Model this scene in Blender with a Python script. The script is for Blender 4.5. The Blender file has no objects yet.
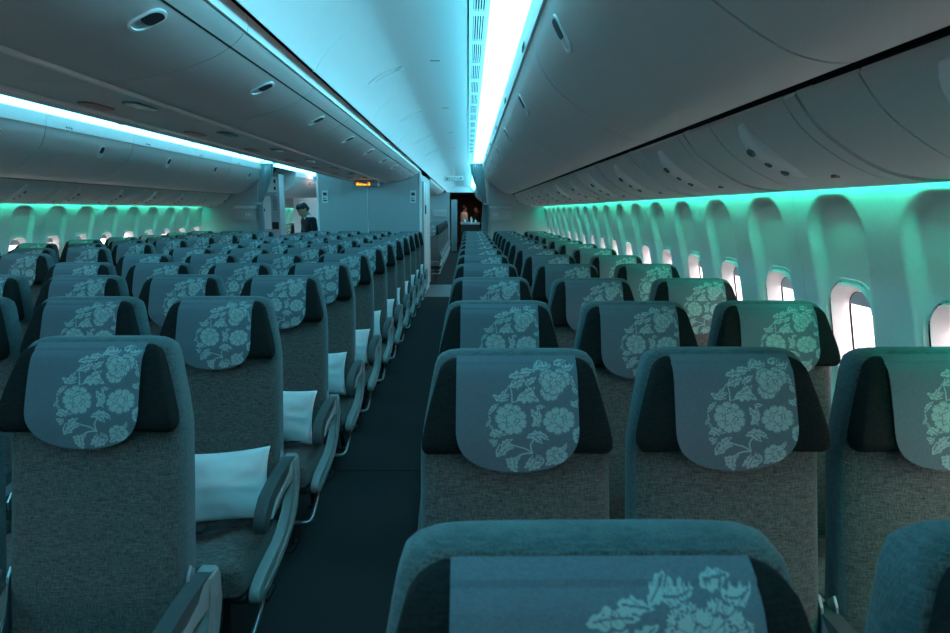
import bpy, bmesh, math, random
import numpy as np
from mathutils import Vector, Matrix
random.seed(4)
S = bpy.context.scene
COL = S.collection
R = math.radians
H = 1.46            # eye height; profile heights below are written relative to it
CX = -1.535         # centre line of the cabin

# ------------------------------------------------------------------ camera
cd = bpy.data.cameras.new('camera'); cam = bpy.data.objects.new('camera', cd); COL.objects.link(cam)
cd.sensor_width = 36; cd.lens = 25.0; cd.clip_start = 0.03; cd.clip_end = 500
cam.location = (0, 0, H); cam.rotation_euler = (R(90 - 9.08), 0, R(-0.6))
cd.dof.use_dof = True; cd.dof.focus_distance = 2.6; cd.dof.aperture_fstop = 9
S.camera = cam
# ------------------------------------------------------------------ world, exposure
S.view_settings.view_transform = 'Standard'; S.view_settings.look = 'None'
S.view_settings.gamma = 1; S.view_settings.use_curve_mapping = False
S.view_settings.exposure = 0.0
W = bpy.data.worlds.new('daylight'); S.world = W; W.use_nodes = True
wb = W.node_tree.nodes['Background']; wb.inputs[0].default_value = (1.0, 0.85, 0.88, 1); wb.inputs[1].default_value = 13
CYAN = (0.155, 0.75, 1.0)
GREEN = (0.045, 1.0, 0.66)
CEIL_POWER = 8.0
GREEN_POWER = 58
COVE_POWER = 4.4
def lamp(name, loc, size, power, color, rot=(0, 0, 0), sy=None):
    l = bpy.data.lights.new(name, 'AREA'); l.energy = power; l.color = color
    l.shape = 'RECTANGLE'; l.size = size; l.size_y = sy or size
    o = bpy.data.objects.new(name, l); o.location = loc; o.rotation_euler = rot; COL.objects.link(o)
    return o
# long LED strips in the coves, washing the aisle ceilings
for sx_, w_ in ((1, ''), (-1, '')):
    for (a_, b_) in ((-2.1, 11.4), (11.4, 25)):
        x_ = .214 if sx_ > 0 else 2 * CX - .214
        zz = Vector((sx_, 0, -.32)).normalized(); yy_ = Vector((0, 1, 0)); xx_ = yy_.cross(zz)
        lamp('cove_strip', (x_, (a_ + b_) / 2, H + .775), .02, COVE_POWER * (b_ - a_), CYAN, Matrix((xx_, yy_, zz)).transposed().to_euler(), b_ - a_)
# warm galley lights of the cabins further on
lamp('galley_lamp', (-3.1, 14.2, H + .86), .5, 7, (1, .55, .5))
lamp('galley_lamp', (-.25, 27.5, H + .66), .6, 6.0, (1, .7, .5))
lamp('cross_aisle_lamp', (-3.0, 12.1, H + .86), .5, 4, (.3, .82, 1))
lamp('cross_aisle_lamp', (-.3, 12.6, H + .86), .6, 3, (.3, .85, 1))

# ------------------------------------------------------------------ materials
def mat(name, color, rough=.6, spec=.4, metal=0, noise=None, bump=0, bscale=40, emit=None, estr=0):
    m = bpy.data.materials.new(name); m.use_nodes = True
    nt = m.node_tree; b = nt.nodes['Principled BSDF']
    b.inputs['Base Color'].default_value = (*color, 1); b.inputs['Roughness'].default_value = rough
    b.inputs['Specular IOR Level'].default_value = spec; b.inputs['Metallic'].default_value = metal
    tc = nt.nodes.new('ShaderNodeTexCoord')
    if noise:
        n = nt.nodes.new('ShaderNodeTexNoise'); n.inputs['Scale'].default_value = noise[0]; n.inputs['Detail'].default_value = 4
        nt.links.new(tc.outputs['Object'], n.inputs['Vector'])
        mx = nt.nodes.new('ShaderNodeMix'); mx.data_type = 'RGBA'
        mx.inputs[6].default_value = (*[c * (1 - noise[1]) for c in color], 1)
        mx.inputs[7].default_value = (*[min(1, c * (1 + noise[1])) for c in color], 1)
        nt.links.new(n.outputs['Fac'], mx.inputs[0]); nt.links.new(mx.outputs[2], b.inputs['Base Color'])
    if bump:
        n2 = nt.nodes.new('ShaderNodeTexNoise'); n2.inputs['Scale'].default_value = bscale
        nt.links.new(tc.outputs['Object'], n2.inputs['Vector'])
        bp = nt.nodes.new('ShaderNodeBump'); bp.inputs['Strength'].default_value = bump; bp.inputs['Distance'].default_value = .002
        nt.links.new(n2.outputs['Fac'], bp.inputs['Height']); nt.links.new(bp.outputs[0], b.inputs['Normal'])
    if emit:
        b.inputs['Emission Color'].default_value = (*emit, 1); b.inputs['Emission Strength'].default_value = estr
    return m

def fabric(name, color, amt=.35, fine=420, coarse=38, bump=.5, sheen=.15):
    """woven cloth: two stretched noises crossed, in the object's own space"""
    m = mat(name, color, .92, .15); nt = m.node_tree; b = nt.nodes['Principled BSDF']
    tc = nt.nodes.new('ShaderNodeTexCoord'); outs = []
    for sc in ((coarse, coarse, fine), (fine, fine, coarse)):
        mp = nt.nodes.new('ShaderNodeMapping'); mp.inputs['Scale'].default_value = sc
        n = nt.nodes.new('ShaderNodeTexNoise'); n.inputs['Scale'].default_value = 1; n.inputs['Detail'].default_value = 1.5
        nt.links.new(tc.outputs['Object'], mp.inputs[0]); nt.links.new(mp.outputs[0], n.inputs['Vector']); outs.append(n.outputs['Fac'])
    ad = nt.nodes.new('ShaderNodeMath'); ad.operation = 'ADD'
    nt.links.new(outs[0], ad.inputs[0]); nt.links.new(outs[1], ad.inputs[1])
    mr = nt.nodes.new('ShaderNodeMapRange'); mr.inputs[1].default_value = .72; mr.inputs[2].default_value = 1.28
    nt.links.new(ad.outputs[0], mr.inputs[0])
    mx = nt.nodes.new('ShaderNodeMix'); mx.data_type = 'RGBA'
    mx.inputs[6].default_value = (*[c * (1 - amt) for c in color], 1)
    mx.inputs[7].default_value = (*[min(1, c * (1 + amt)) for c in color], 1)
    nt.links.new(mr.outputs[0], mx.inputs[0]); nt.links.new(mx.outputs[2], b.inputs['Base Color'])
    bp = nt.nodes.new('ShaderNodeBump'); bp.inputs['Strength'].default_value = bump; bp.inputs['Distance'].default_value = .0015
    nt.links.new(mr.outputs[0], bp.inputs['Height']); nt.links.new(bp.outputs[0], b.inputs['Normal'])
    b.inputs['Sheen Weight'].default_value = sheen
    return m

M = {}
M['panel'] = mat('ivory_cabin_panel', (.62, .63, .62), .45, .35, noise=(3, .03))
M['bin'] = mat('bin_plastic', (.56, .55, .54), .42, .4, noise=(4, .04), bump=.12, bscale=300)
M['bin_light'] = mat('bin_rail_plastic', (.80, .80, .80), .4, .4)
M['psu'] = mat('service_panel_plastic', (.55, .56, .55), .5, .35, noise=(5, .04))
M['pod'] = mat('pod_plastic', (.66, .65, .64), .4, .4)
M['ceiling'] = mat('ceiling_panel', (.78, .79, .80), .5, .3, noise=(2, .02))
M['wallpanel'] = mat('sidewall_fabric_laminate', (.80, .81, .80), .55, .3, noise=(60, .05), bump=.25, bscale=160)
M['reveal'] = mat('window_reveal_plastic', (.80, .79, .78), .4, .4)
M['shade'] = mat('window_shade', (.55, .56, .57), .5, .3)
M['dark'] = mat('dark_gap', (.012, .013, .014), .8, .1)
M['carpet'] = mat('charcoal_carpet', (.030, .034, .036), .98, .05, noise=(420, .55), bump=.9, bscale=500)
M['vinyl'] = mat('grey_vinyl_floor', (.09, .085, .09), .35, .5, noise=(30, .1))
M['seat'] = fabric('seat_weave', (.108, .105, .100), amt=.48, fine=430, coarse=50)
M['rim'] = fabric('backrest_edge_weave', (.088, .120, .128), amt=.22, fine=420, coarse=60)  # bluish edge fabric; teal highlight of the lit rim is tinted in too
M['wing'] = fabric('dark_headrest_weave', (.013, .013, .013), amt=.35, fine=420, coarse=60, sheen=0)
M['armdark'] = mat('armrest_rubber', (.075, .085, .088), .45, .4, noise=(30, .1))
M['armgrey'] = mat('armrest_grey_plastic', (.30, .31, .31), .4, .45)
M['metal'] = mat('brushed_seat_metal', (.42, .44, .46), .32, .5, metal=.85)
M['black'] = mat('black_plastic', (.02, .02, .022), .5, .3)
M['pillow'] = mat('white_pillowcase', (.80, .82, .84), .85, .2, bump=.15, bscale=60)
M['bulk'] = mat('bulkhead_laminate', (.36, .40, .42), .6, .25, noise=(90, .07), bump=.2, bscale=200)
M['box'] = mat('literature_holder', (.40, .43, .45), .45, .4)
M['curtain'] = fabric('cabin_curtain', (.34, .42, .44), amt=.12, fine=300, coarse=60)
M['white'] = mat('white_galley_laminate', (.70, .70, .70), .4, .4)
M['wood'] = mat('brown_galley_wall', (.22, .12, .085), .5, .3, noise=(12, .3))
M['suit'] = fabric('dark_suit', (.012, .013, .018), amt=.3)
M['skin'] = mat('skin', (.50, .30, .21), .55, .35)
M['hair'] = mat('black_hair', (.008, .007, .007), .45, .5)
M['shirt'] = mat('white_shirt', (.75, .77, .80), .8, .2)
M['eye'] = mat('eye_white', (.75, .75, .75), .2, .5)
M['lip'] = mat('lip', (.35, .14, .12), .5, .3)
M['glyph'] = mat('printed_mark', (.05, .055, .06), .6, .2)
M['glyphw'] = mat('white_printed_mark', (.75, .78, .78), .6, .2)
M['placard'] = mat('placard', (.62, .68, .70), .5, .3)
M['amber'] = mat('amber_sign_light', (.3, .12, .0), .5, .2, emit=(1, .42, .01), estr=3.0)
M['red'] = mat('dim_red_sign_light', (.2, .05, .02), .5, .2, emit=(.9, .12, .03), estr=.16)
M['blue'] = mat('blue_indicator', (.02, .05, .4), .5, .2, emit=(.02, .12, 1), estr=1.5)
M['lens'] = mat('reading_light_lens', (.16, .15, .14), .15, .6)
M['tan'] = mat('tan_lens', (.34, .17, .12), .35, .4)
M['tarmac'] = mat('airport_apron', (.62, .58, .54), .9, .1, noise=(.3, .15))
M['truckgrey'] = mat('truck_paint', (.17, .16, .20), .5, .4)
def emission(name, color, strength):
    m = bpy.data.materials.new(name); m.use_nodes = True; nt = m.node_tree; nt.nodes.clear()
    e = nt.nodes.new('ShaderNodeEmission'); e.inputs[0].default_value = (*color, 1); e.inputs[1].default_value = strength
    o = nt.nodes.new('ShaderNodeOutputMaterial'); nt.links.new(e.outputs[0], o.inputs[0]); return m
M['ceil_light'] = emission('cyan_ceiling_light', CYAN, CEIL_POWER)
M['green_light'] = emission('green_mood_light', GREEN, GREEN_POWER)
def glass():
    m = bpy.data.materials.new('window_pane'); m.use_nodes = True; nt = m.node_tree; nt.nodes.clear()
    t = nt.nodes.new('ShaderNodeBsdfTransparent'); t.inputs[0].default_value = (.93, .92, .95, 1)
    g = nt.nodes.new('ShaderNodeBsdfGlossy'); g.inputs['Roughness'].default_value = .03
    x = nt.nodes.new('ShaderNodeMixShader'); x.inputs[0].default_value = .06
    o = nt.nodes.new('ShaderNodeOutputMaterial')
    nt.links.new(t.outputs[0], x.inputs[1]); nt.links.new(g.outputs[0], x.inputs[2]); nt.links.new(x.outputs[0], o.inputs[0]); return m
M['glass'] = glass()
# headrest cover: plain linen with a woven floral figure stored per vertex
mc = fabric('headrest_cover_cloth', (.125, .150, .175), amt=.10, fine=500, coarse=200, bump=.25, sheen=.1)
nt = mc.node_tree; b = nt.nodes['Principled BSDF']
old = b.inputs['Base Color'].links[0].from_socket
at = nt.nodes.new('ShaderNodeAttribute'); at.attribute_name = 'floral'
mx = nt.nodes.new('ShaderNodeMix'); mx.data_type = 'RGBA'; mx.inputs[7].default_value = (.34, .41, .40, 1)
nt.links.new(at.outputs['Fac'], mx.inputs[0]); nt.links.new(old, mx.inputs[6]); nt.links.new(mx.outputs[2], b.inputs['Base Color'])
M['cover'] = mc

# ------------------------------------------------------------------ helpers
def link(name, bm, m, parent=None, smooth=False, angle=None):
    bmesh.ops.recalc_face_normals(bm, faces=bm.faces[:])
    me = bpy.data.meshes.new(name); bm.to_mesh(me); bm.free()
    for x in (m if isinstance(m, (list, tuple)) else [m]): me.materials.append(M[x])
    if smooth:
        me.polygons.foreach_set('use_smooth', [True] * len(me.polygons))
        if angle: me.set_sharp_from_angle(angle=R(angle))
    o = bpy.data.objects.new(name, me); COL.objects.link(o)
    if parent is not None: o.parent = parent
    return o
def thing(name, label, cat, loc=(0, 0, 0), rz=0, group=None):
    o = bpy.data.objects.new(name, None); COL.objects.link(o); o.empty_display_size = .1
    o.location = loc; o.rotation_euler = (0, 0, rz); return tag(o, label, cat, group)
def tag(o, label, cat, group=None, kind=None):
    if label: o['label'] = label
    if cat: o['category'] = cat
    if group: o['group'] = group
    if kind: o['kind'] = kind
    return o
def struct(o): o['kind'] = 'structure'; return o
def kids(o): return [c for c in COL.objects if c.parent == o]
TREE = {}
def copy_tree(root, tree, loc, label, group=None, rz=None):
    r = root.copy(); COL.objects.link(r); r.location = loc
    if rz is not None: r.rotation_euler[2] = rz
    r['label'] = label
    if group: r['group'] = group
    for part, subs in tree:
        c = part.copy(); COL.objects.link(c); c.parent = r
        for s in subs:
            d = s.copy(); COL.objects.link(d); d.parent = c
    return r
def tree_of(root): return [(p, [s for s in root_children(p)]) for p in root_children(root)]
def root_children(o): return [c for c in bpy.data.objects if c.parent == o]

def box(bm, x0, x1, y0, y1, z0, z1, bev=0, seg=2, mi=0):
    r = bmesh.ops.create_cube(bm, size=1); vs = r['verts']
    for v in vs:
        v.co = Vector(((x0 + x1) / 2 + v.co.x * (x1 - x0), (y0 + y1) / 2 + v.co.y * (y1 - y0), (z0 + z1) / 2 + v.co.z * (z1 - z0)))
    fs = set(f for v in vs for f in v.link_faces)
    for f in fs: f.material_index = mi
    if bev:
        es = set(e for v in vs for e in v.link_edges)
        rr = bmesh.ops.bevel(bm, geom=list(es), offset=bev, segments=seg, profile=.5, affect='EDGES')
        for f in rr['faces']: f.material_index = mi
def prism(bm, poly, a0, a1, axis='x', bev=0, seg=2, mi=0):
    """poly in the two other axes (in xyz order), extruded from a0 to a1 along axis"""
    def P(p, a):
        return {'x': (a, p[0], p[1]), 'y': (p[0], a, p[1]), 'z': (p[0], p[1], a)}[axis]
    A = [bm.verts.new(P(p, a0)) for p in poly]; B = [bm.verts.new(P(p, a1)) for p in poly]
    fs = [bm.faces.new(A), bm.faces.new(B[::-1])]; n = len(poly)
    for i in range(n): fs.append(bm.faces.new((A[i], B[i], B[(i + 1) % n], A[(i + 1) % n])))
    for f in fs: f.material_index = mi
    if bev:
        es = set(fs[0].edges) | set(fs[1].edges)
        rr = bmesh.ops.bevel(bm, geom=list(es), offset=bev, segments=seg, profile=.5, affect='EDGES')
        for f in rr['faces']: f.material_index = mi
def shell(bm, pts, y0, y1, t=.012, mirror=False, mi=0, away=(0, 1)):
    """a sheet of thickness t whose visible face follows the cross-section pts (x,z relative to eye) from y0 to y1"""
    n = len(pts); P = [Vector(p) for p in pts]; off = []
    for i in range(n):
        a = P[max(i - 1, 0)]; c = P[min(i + 1, n - 1)]; d = (c - a).normalized(); nn = Vector((-d.y, d.x)); off.append(P[i] + nn * t)
    def V(p, y):
        x = 2 * CX - p.x if mirror else p.x
        return bm.verts.new((x, y, p.y + H))
    rows = [[V(p, y) for p in P + off[::-1]] for y in (y0, y1)]
    k = 2 * n
    for i in range(k): bm.faces.new((rows[0][i], rows[0][(i + 1) % k], rows[1][(i + 1) % k], rows[1][i])).material_index = mi
    for i in range(n - 1):
        j = k - 1 - i
        for r in rows: bm.faces.new((r[i], r[i + 1], r[j - 1], r[j])).material_index = mi
def tube(bm, pts, r, seg=10, mi=0):
    P = [Vector(p) for p in pts]; rings = []
    up = Vector((0.13, .21, 1)).normalized()
    for i, p in enumerate(P):
        d = (P[min(i + 1, len(P) - 1)] - P[max(i - 1, 0)]).normalized()
        a = d.cross(up); a = a.normalized() if a.length > 1e-4 else Vector((1, 0, 0)); c = d.cross(a).normalized()
        rings.append([bm.verts.new(p + (a * math.cos(t) + c * math.sin(t)) * r) for t in [2 * math.pi * k / seg for k in range(seg)]])
    for A, B in zip(rings, rings[1:]):
        for k in range(seg): bm.faces.new((A[k], A[(k + 1) % seg], B[(k + 1) % seg], B[k])).material_index = mi
    for e in (rings[0], rings[-1]): bm.faces.new(e).material_index = mi
def smooth_pts(pts, sub=4):
    out = []; P = [Vector(p) for p in pts]; n = len(P)
    for i in range(n - 1):
        p0, p1, p2, p3 = P[max(i - 1, 0)], P[i], P[i + 1], P[min(i + 2, n - 1)]
        for k in range(sub):
            t = k / sub
            out.append(.5 * ((2 * p1) + (p2 - p0) * t + (2 * p0 - 5 * p1 + 4 * p2 - p3) * t * t + (3 * p1 - p0 - 3 * p2 + p3) * t ** 3))
    out.append(P[-1]); return out
def loft(bm, rings, cap=True, mi=0):
    V = [[bm.verts.new(p) for p in r] for r in rings]; k = len(V[0])
    for A, B in zip(V, V[1:]):
        for i in range(k): bm.faces.new((A[i], A[(i + 1) % k], B[(i + 1) % k], B[i])).material_index = mi
    if cap: bm.faces.new(V[0]).material_index = mi; bm.faces.new(V[-1]).material_index = mi
def sell(hx, hy, n, k=44):
    out = []
    for i in range(k):
        t = 2 * math.pi * i / k; c, s = math.cos(t), math.sin(t)
        out.append((hx * math.copysign(abs(c) ** (2 / n), c), hy * math.copysign(abs(s) ** (2 / n), s)))
    return out
def rrect(hx, hy, r, k=8):
    r = min(r, hx - 1e-4, hy - 1e-4); out = []
    for cx, cy, a0 in ((hx - r, hy - r, 0), (-hx + r, hy - r, 90), (-hx + r, -hy + r, 180), (hx - r, -hy + r, 270)):
        for i in range(k + 1):
            a = R(a0 + 90 * i / k); out.append((cx + r * math.cos(a), cy + r * math.sin(a)))
    return out
def interp(x, xs, ys): return float(np.interp(x, xs, ys))
ORD = ['front', 'second', 'third', 'fourth', 'fifth', 'sixth', 'seventh', 'eighth', 'ninth', 'tenth', 'eleventh', 'twelfth', 'thirteenth', 'fourteenth', 'fifteenth', 'sixteenth', 'seventeenth', 'eighteenth', 'nineteenth', 'twentieth']
Y0, Y1, Y2 = -2.2, 10.9, 25.0     # rear end of what is built, first bulkhead, end of the next cabin

# ------------------------------------------------------------------ floor, hull
bm = bmesh.new(); box(bm, -5.0, 1.9, Y0, 3.574, -.05, 0); struct(link('floor', bm, 'carpet'))
bm = bmesh.new(); box(bm, -5.0, 1.9, 3.584, 11.3, -.05, 0); struct(link('floor', bm, 'carpet'))
bm = bmesh.new(); box(bm, -5.0, 1.9, 3.574, 3.584, -.05, -.004); struct(link('floor', bm, 'dark'))
bm = bmesh.new(); box(bm, -5.0, 1.9, 11.3, 13.2, -.05, 0); struct(link('floor', bm, 'vinyl'))
bm = bmesh.new(); box(bm, -5.0, 1.9, 13.2, 31, -.05, 0); struct(link('floor', bm, 'carpet'))
hull = [(1.205, .175), (1.36, .15), (1.24, .40), (1.0, .72), (.6, 1.02), (0, 1.2), (-.8, 1.3), (CX, 1.32)]
bm = bmesh.new(); shell(bm, hull[::-1], Y0, 31, .03); struct(link('ceiling', bm, 'dark'))
bm = bmesh.new(); shell(bm, hull[::-1], Y0, 31, .03, True); struct(link('ceiling', bm, 'dark'))
for nm, y in (('wall_rear', Y0 - .05),):
    bm = bmesh.new(); box(bm, -5.0, 1.9, y, y + .05, 0, 2.8); struct(link(nm, bm, 'bulk'))
bm = bmesh.new(); box(bm, -5.0, 1.9, 31, 31.05, 0, 2.8); struct(link('wall_far', bm, 'wood'))

# ------------------------------------------------------------------ side walls with window bays
WZ = [-1.46, -.85, -.6, -.35, -.05, .15, .30]; WX = [1.405, 1.395, 1.370, 1.325, 1.258, 1.222, 1.19]
def wallx(z): return interp(z, WZ, WX)
BAY, WIN0 = .5332, 1.75
WCZ, WHX, WHZ = -.44, .135, .192
def sdf(px, pz, hx, hz, r):
    qx, qz = abs(px) - hx + r, abs(pz) - hz + r
    return math.hypot(max(qx, 0), max(qz, 0)) + min(max(qx, qz), 0) - r
def sstep(a, b, x):
    t = min(1, max(0, (x - a) / (b - a))); return t * t * (3 - 2 * t)
def bay_depth(y, z):
    d = sdf(y, z + .365, .168, .412, .135)
    low = sstep(.0, -.30, z)
    e = .016 + .034 * low
    deep = .036 + .002 * low
    return deep * sstep(.004, -e, d) * (1 - sstep(-.62, -.78, z))
def wall_panel(mirror):
    bm = bmesh.new(); L = BAY * 2
    ys = np.linspace(0, L, 83); zs = list(np.arange(.20, -.80, -.0125)) + list(np.linspace(-.82, -1.46, 8))
    G = []
    for y in ys:
        yy = y % BAY - BAY / 2; row = []
        for z in zs:
            x = wallx(z) + bay_depth(yy, z)
            if y < .012 or y > L - .012: x += .004
            if mirror: x = 2 * CX - x
            row.append(bm.verts.new((x, y, z + H)))
        G.append(row)
    for i in range(len(ys) - 1):
        for j in range(len(zs) - 1):
            yc = (ys[i] + ys[i + 1]) / 2 % BAY - BAY / 2; zc = (zs[j] + zs[j + 1]) / 2
            if sdf(yc, zc - WCZ, WHX, WHZ, .095) < -.004: continue
            bm.faces.new((G[i][j], G[i][j + 1], G[i + 1][j + 1], G[i + 1][j]))
    bmesh.ops.delete(bm, geom=[v for v in bm.verts if not v.link_faces], context='VERTS')
    # pale joint strip standing in the seam to the next panel
    for za, zb in zip(zs[::6], zs[6::6] + [zs[-1]]):
        q = [bm.verts.new(((2 * CX - x) if mirror else x, y, z + H)) for x, y, z in
             ((wallx(za) - .001, L - .0025, za), (wallx(zb) - .001, L - .0025, zb), (wallx(zb) - .001, L + .0025, zb), (wallx(za) - .001, L + .0025, za))]
        bm.faces.new(q)
    return bm
def window_mesh(mirror):
    """returns reveal frame, gasket, shade, pane; x measured from the wall at window centre"""
    sg = -1 if mirror else 1
    def ring(hx, hz, r, dep):
        out = []
        for (y, z) in rrect(hx, hz, r):
            zz = WCZ + z; x = wallx(zz) + bay_depth(min(max(y, -.1), .1) * 0 + y, zz) + dep
            out.append((sg * x, y, zz + H))
        return out
    def flat(hx, hz, r, dep):
        out = []
        for (y, z) in rrect(hx, hz, r):
            out.append((sg * (wallx(WCZ + z) + .018 + dep), y, WCZ + z + H))
        return out
    f = bmesh.new(); loft(f, [ring(.148, .206, .105, -.0005), ring(.146, .204, .103, -.006), ring(.1395, .1975, .0995, -.006), ring(.139, .197, .099, .006)], cap=False)
    f2 = bmesh.new(); loft(f2, [ring(.1345, .1925, .096, .006), ring(.134, .192, .096, -.003), flat(.127, .184, .09, .004), flat(.112, .165, .082, .035), flat(.106, .158, .078, .052), flat(.105, .157, .077, .058)], cap=False)
    g = bmesh.new(); loft(g, [ring(.140, .198, .100, .0), ring(.133, .191, .095, .0)], cap=False)
    loft(g, [flat(.1055, .1575, .0775, .058), flat(.1035, .155, .076, .060), flat(.1035, .155, .076, .066)], cap=False)
    o = bmesh.new(); loft(o, [flat(.108, .160, .08, .062), flat(.112, .165, .084, .10), flat(.112, .165, .084, .135)], cap=False)
    sh = bmesh.new()
    pts = []
    for (y, z) in rrect(.1035, .155, .076, 10):
        pts.append((y, max(z, .106)))
    A = [sh.verts.new((sg * (wallx(WCZ + z) + .018 + .060), y, WCZ + z + H)) for y, z in pts]
    B = [sh.verts.new((sg * (wallx(WCZ + z) + .018 + .063), y, WCZ + z + H)) for y, z in pts]
    sh.faces.new(A); sh.faces.new(B[::-1])
    for i in range(len(A)): 
        try: sh.faces.new((A[i], A[(i + 1) % len(A)], B[(i + 1) % len(A)], B[i]))
        except ValueError: pass
    bmesh.ops.remove_doubles(sh, verts=sh.verts[:], dist=1e-5)
    gl = bmesh.new(); gl.faces.new([gl.verts.new(p) for p in flat(.1035, .155, .076, .075)])
    return f, f2, g, o, sh, gl
npan = int((31 - Y0) / (BAY * 2)) + 2
p0y = WIN0 - BAY / 2 - 4 * BAY * 2
while p0y > Y0: p0y -= BAY * 2
for side, mir in (('right', False), ('left', True)):
    base = link('wall_' + side, wall_panel(mir), 'wallpanel', smooth=True, angle=60); struct(base)
    first = True; wn = 1
    protos = None
    for k in range(npan):
        y = p0y + k * BAY * 2
        o = base if first else base.copy()
        if not first: COL.objects.link(o)
        o.location = (0, y, 0); first = False
        for h in (.5, 1.5):
            wy = y + h * BAY
            if wy < Y0 or wy > 31: continue
            xs = (2 * CX if mir else 0)
            if protos is None:
                fm, f2, gk, ot, sh, gl = window_mesh(mir)
                root = thing('window_' + str(wn), None, None, (xs, wy, 0)); root['kind'] = 'structure'
                del_keys = [kk for kk in ('label', 'category') if kk in root.keys()]
                link('window_frame', fm, 'reveal', root, True, 50); link('window_reveal', f2, 'reveal', root, True, 50)
                link('gasket', gk, 'dark', root, True); link('outer_frame', ot, 'reveal', root, True)
                link('window_shade', sh, 'shade', root); link('pane', gl, 'glass', root)
                protos = (root, [(c, []) for c in root_children(root)])
            else:
                r = protos[0].copy(); r.name = 'window_' + str(wn); COL.objects.link(r); r.location = (xs, wy, 0)
                for c, _ in protos[1]:
                    if c.name.startswith('window_shade') and random.random() < .25 and wy > 3.5: continue
                    d = c.copy(); COL.objects.link(d); d.parent = r
            wn += 1

# ------------------------------------------------------------------ ceiling vaults, vents, light panels
vault = smooth_pts([(.0, .915), (-.36, .915), (-.47, .90), (-.57, .855), (-.66, .785), (-.715, .72), (-.745, .668)], 3)
vault = [(p[0], p[1]) for p in [Vector((*q, 0)) if len(q) == 2 else q for q in vault]]
CS = [Y0] + [3.33 + 1.87 * k - 1.87 * 2 for k in range(20)]
CS = [c for c in CS if c < 30.9] + [31]
for mir in (False, True):
    for a, b_ in zip(CS, CS[1:]):
        if b_ - a < .2: continue
        bm = bmesh.new(); shell(bm, vault, a + .004, b_ - .004, .01, mir)
        struct(link('ceiling', bm, 'ceiling', smooth=True, angle=40))
        bm = bmesh.new(); v2 = [(p[0], p[1] - .004) for p in vault]
        shell(bm, v2, b_ - .013, b_ + .007, .006, mir); struct(link('trim_1', bm, 'bin_light', smooth=True, angle=40))
        if a > -1 and b_ < 12:
            ym = (a + b_) / 2 + .15
            i = 8; px, pz = -.52, .882
            g = thing('ceiling_access_handle', ('curved grab recess in the aisle ceiling, right aisle, ' if not mir else 'curved grab recess in the left aisle ceiling, ') + ORD[CS.index(a)] + ' ceiling panel along', 'ceiling handle', (0, 0, 0), 0, 'grab recesses in the ceiling panels')
            bm = bmesh.new()
            seg = [(p[0], p[1] - .007) for p in vault if -.66 < p[0] < -.40]
            shell(bm, seg, ym - .05, ym - .038, .008, mir); shell(bm, seg, ym + .038, ym + .05, .008, mir)
            shell(bm, seg[:2], ym - .05, ym + .05, .008, mir); shell(bm, seg[-2:], ym - .05, ym + .05, .008, mir)
            link('rim', bm, 'bin_light', g, True, 40)
            bm = bmesh.new(); xx = -.20 if not mir else 2 * CX + .20
            box(bm, xx - .03, xx + .03, ym - .20, ym - .18, H + .905, H + .916, .003)
            tag(link('ceiling_slot', bm, 'dark'), 'small dark slot in the flat ceiling above ' + ('right' if not mir else 'left') + ' aisle, ' + ORD[CS.index(a)] + ' ceiling panel', 'ceiling slot', 'slots in the ceiling panels')
    # vent strip: dark line, grilles
    sx = (lambda x: 2 * CX - x) if mir else (lambda x: x)
    bm = bmesh.new(); shell(bm, [(.004, .925), (-.004, .925)], Y0, 30.9, .01, mir); struct(link('trim_2', bm, 'dark'))
    y = Y0 + .1; n = 0
    while y < 10.6:
        bm = bmesh.new()
        def vb(xa, xb, ya, yb, za, zb, mi=0):
            x0, x1 = sorted((sx(xa), sx(xb))); box(bm, x0, x1, ya, yb, za + H, zb + H, mi=mi)
        vb(.006, .026, y, y + .531, .900, .912); vb(.084, .098, y, y + .531, .900, .912)
        vb(.026, .084, y, y + .030, .900, .912); vb(.026, .084, y + .50, y + .531, .900, .912)
        for s in range(5): vb(.0285 + s * .0118, .0345 + s * .0118, y + .03, y + .50, .900, .904)
        vb(.007, .097, y + .001, y + .530, .9125, .915, 1)
        n += 1
        if y > .4:
            tag(link('air_vent_grille', bm, ['bin_light', 'dark']), 'slotted white air grille beside the %s aisle light, %s along from the camera' % ('left' if mir else 'right', ORD[n - 5] if n >= 5 else 'front'), 'air vent', 'ceiling air grilles')
        else:
            tag(link('air_vent_grille', bm, ['bin_light', 'dark']), 'slotted white air grille overhead behind the camera, %s aisle, piece %s' % ('left' if mir else 'right', ORD[n]), 'air vent', 'ceiling air grilles')
        y += .5332
    y = Y0 + .1; n = 0
    while y < 10.6:
        ye = min(y + 1.87, 10.75)
        bm = bmesh.new(); shell(bm, [(.243, .757), (.208, .800), (.155, .850), (.105, .902)], y + .004, ye - .004, .008, mir)
        tag(link('ceiling_light', bm, 'ceil_light', smooth=True), 'glowing cyan-white light panel over the %s aisle, %s of the run' % ('left' if mir else 'right', ORD[n]), 'ceiling light', 'aisle cove lights'); n += 1
        y = ye
    for (a, b_) in ((11.0, 17), (17.2, 21), (21.2, 25)):
        bm = bmesh.new(); shell(bm, [(.243, .757), (.208, .800), (.155, .850), (.105, .902)], a, b_, .008, mir)
        tag(link('ceiling_light', bm, 'ceil_light', smooth=True), 'cyan aisle light in the far cabin, %s aisle, %s piece' % ('left' if mir else 'right', {11.0: 'near', 17.2: 'middle', 21.2: 'far'}[a]), 'ceiling light', 'far cabin cove lights')
    bm = bmesh.new(); shell(bm, [(.26, .76), (.10, .93), (.0, .93)], Y0, 31, .01, mir); struct(link('ceiling', bm, 'bin_light'))

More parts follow.
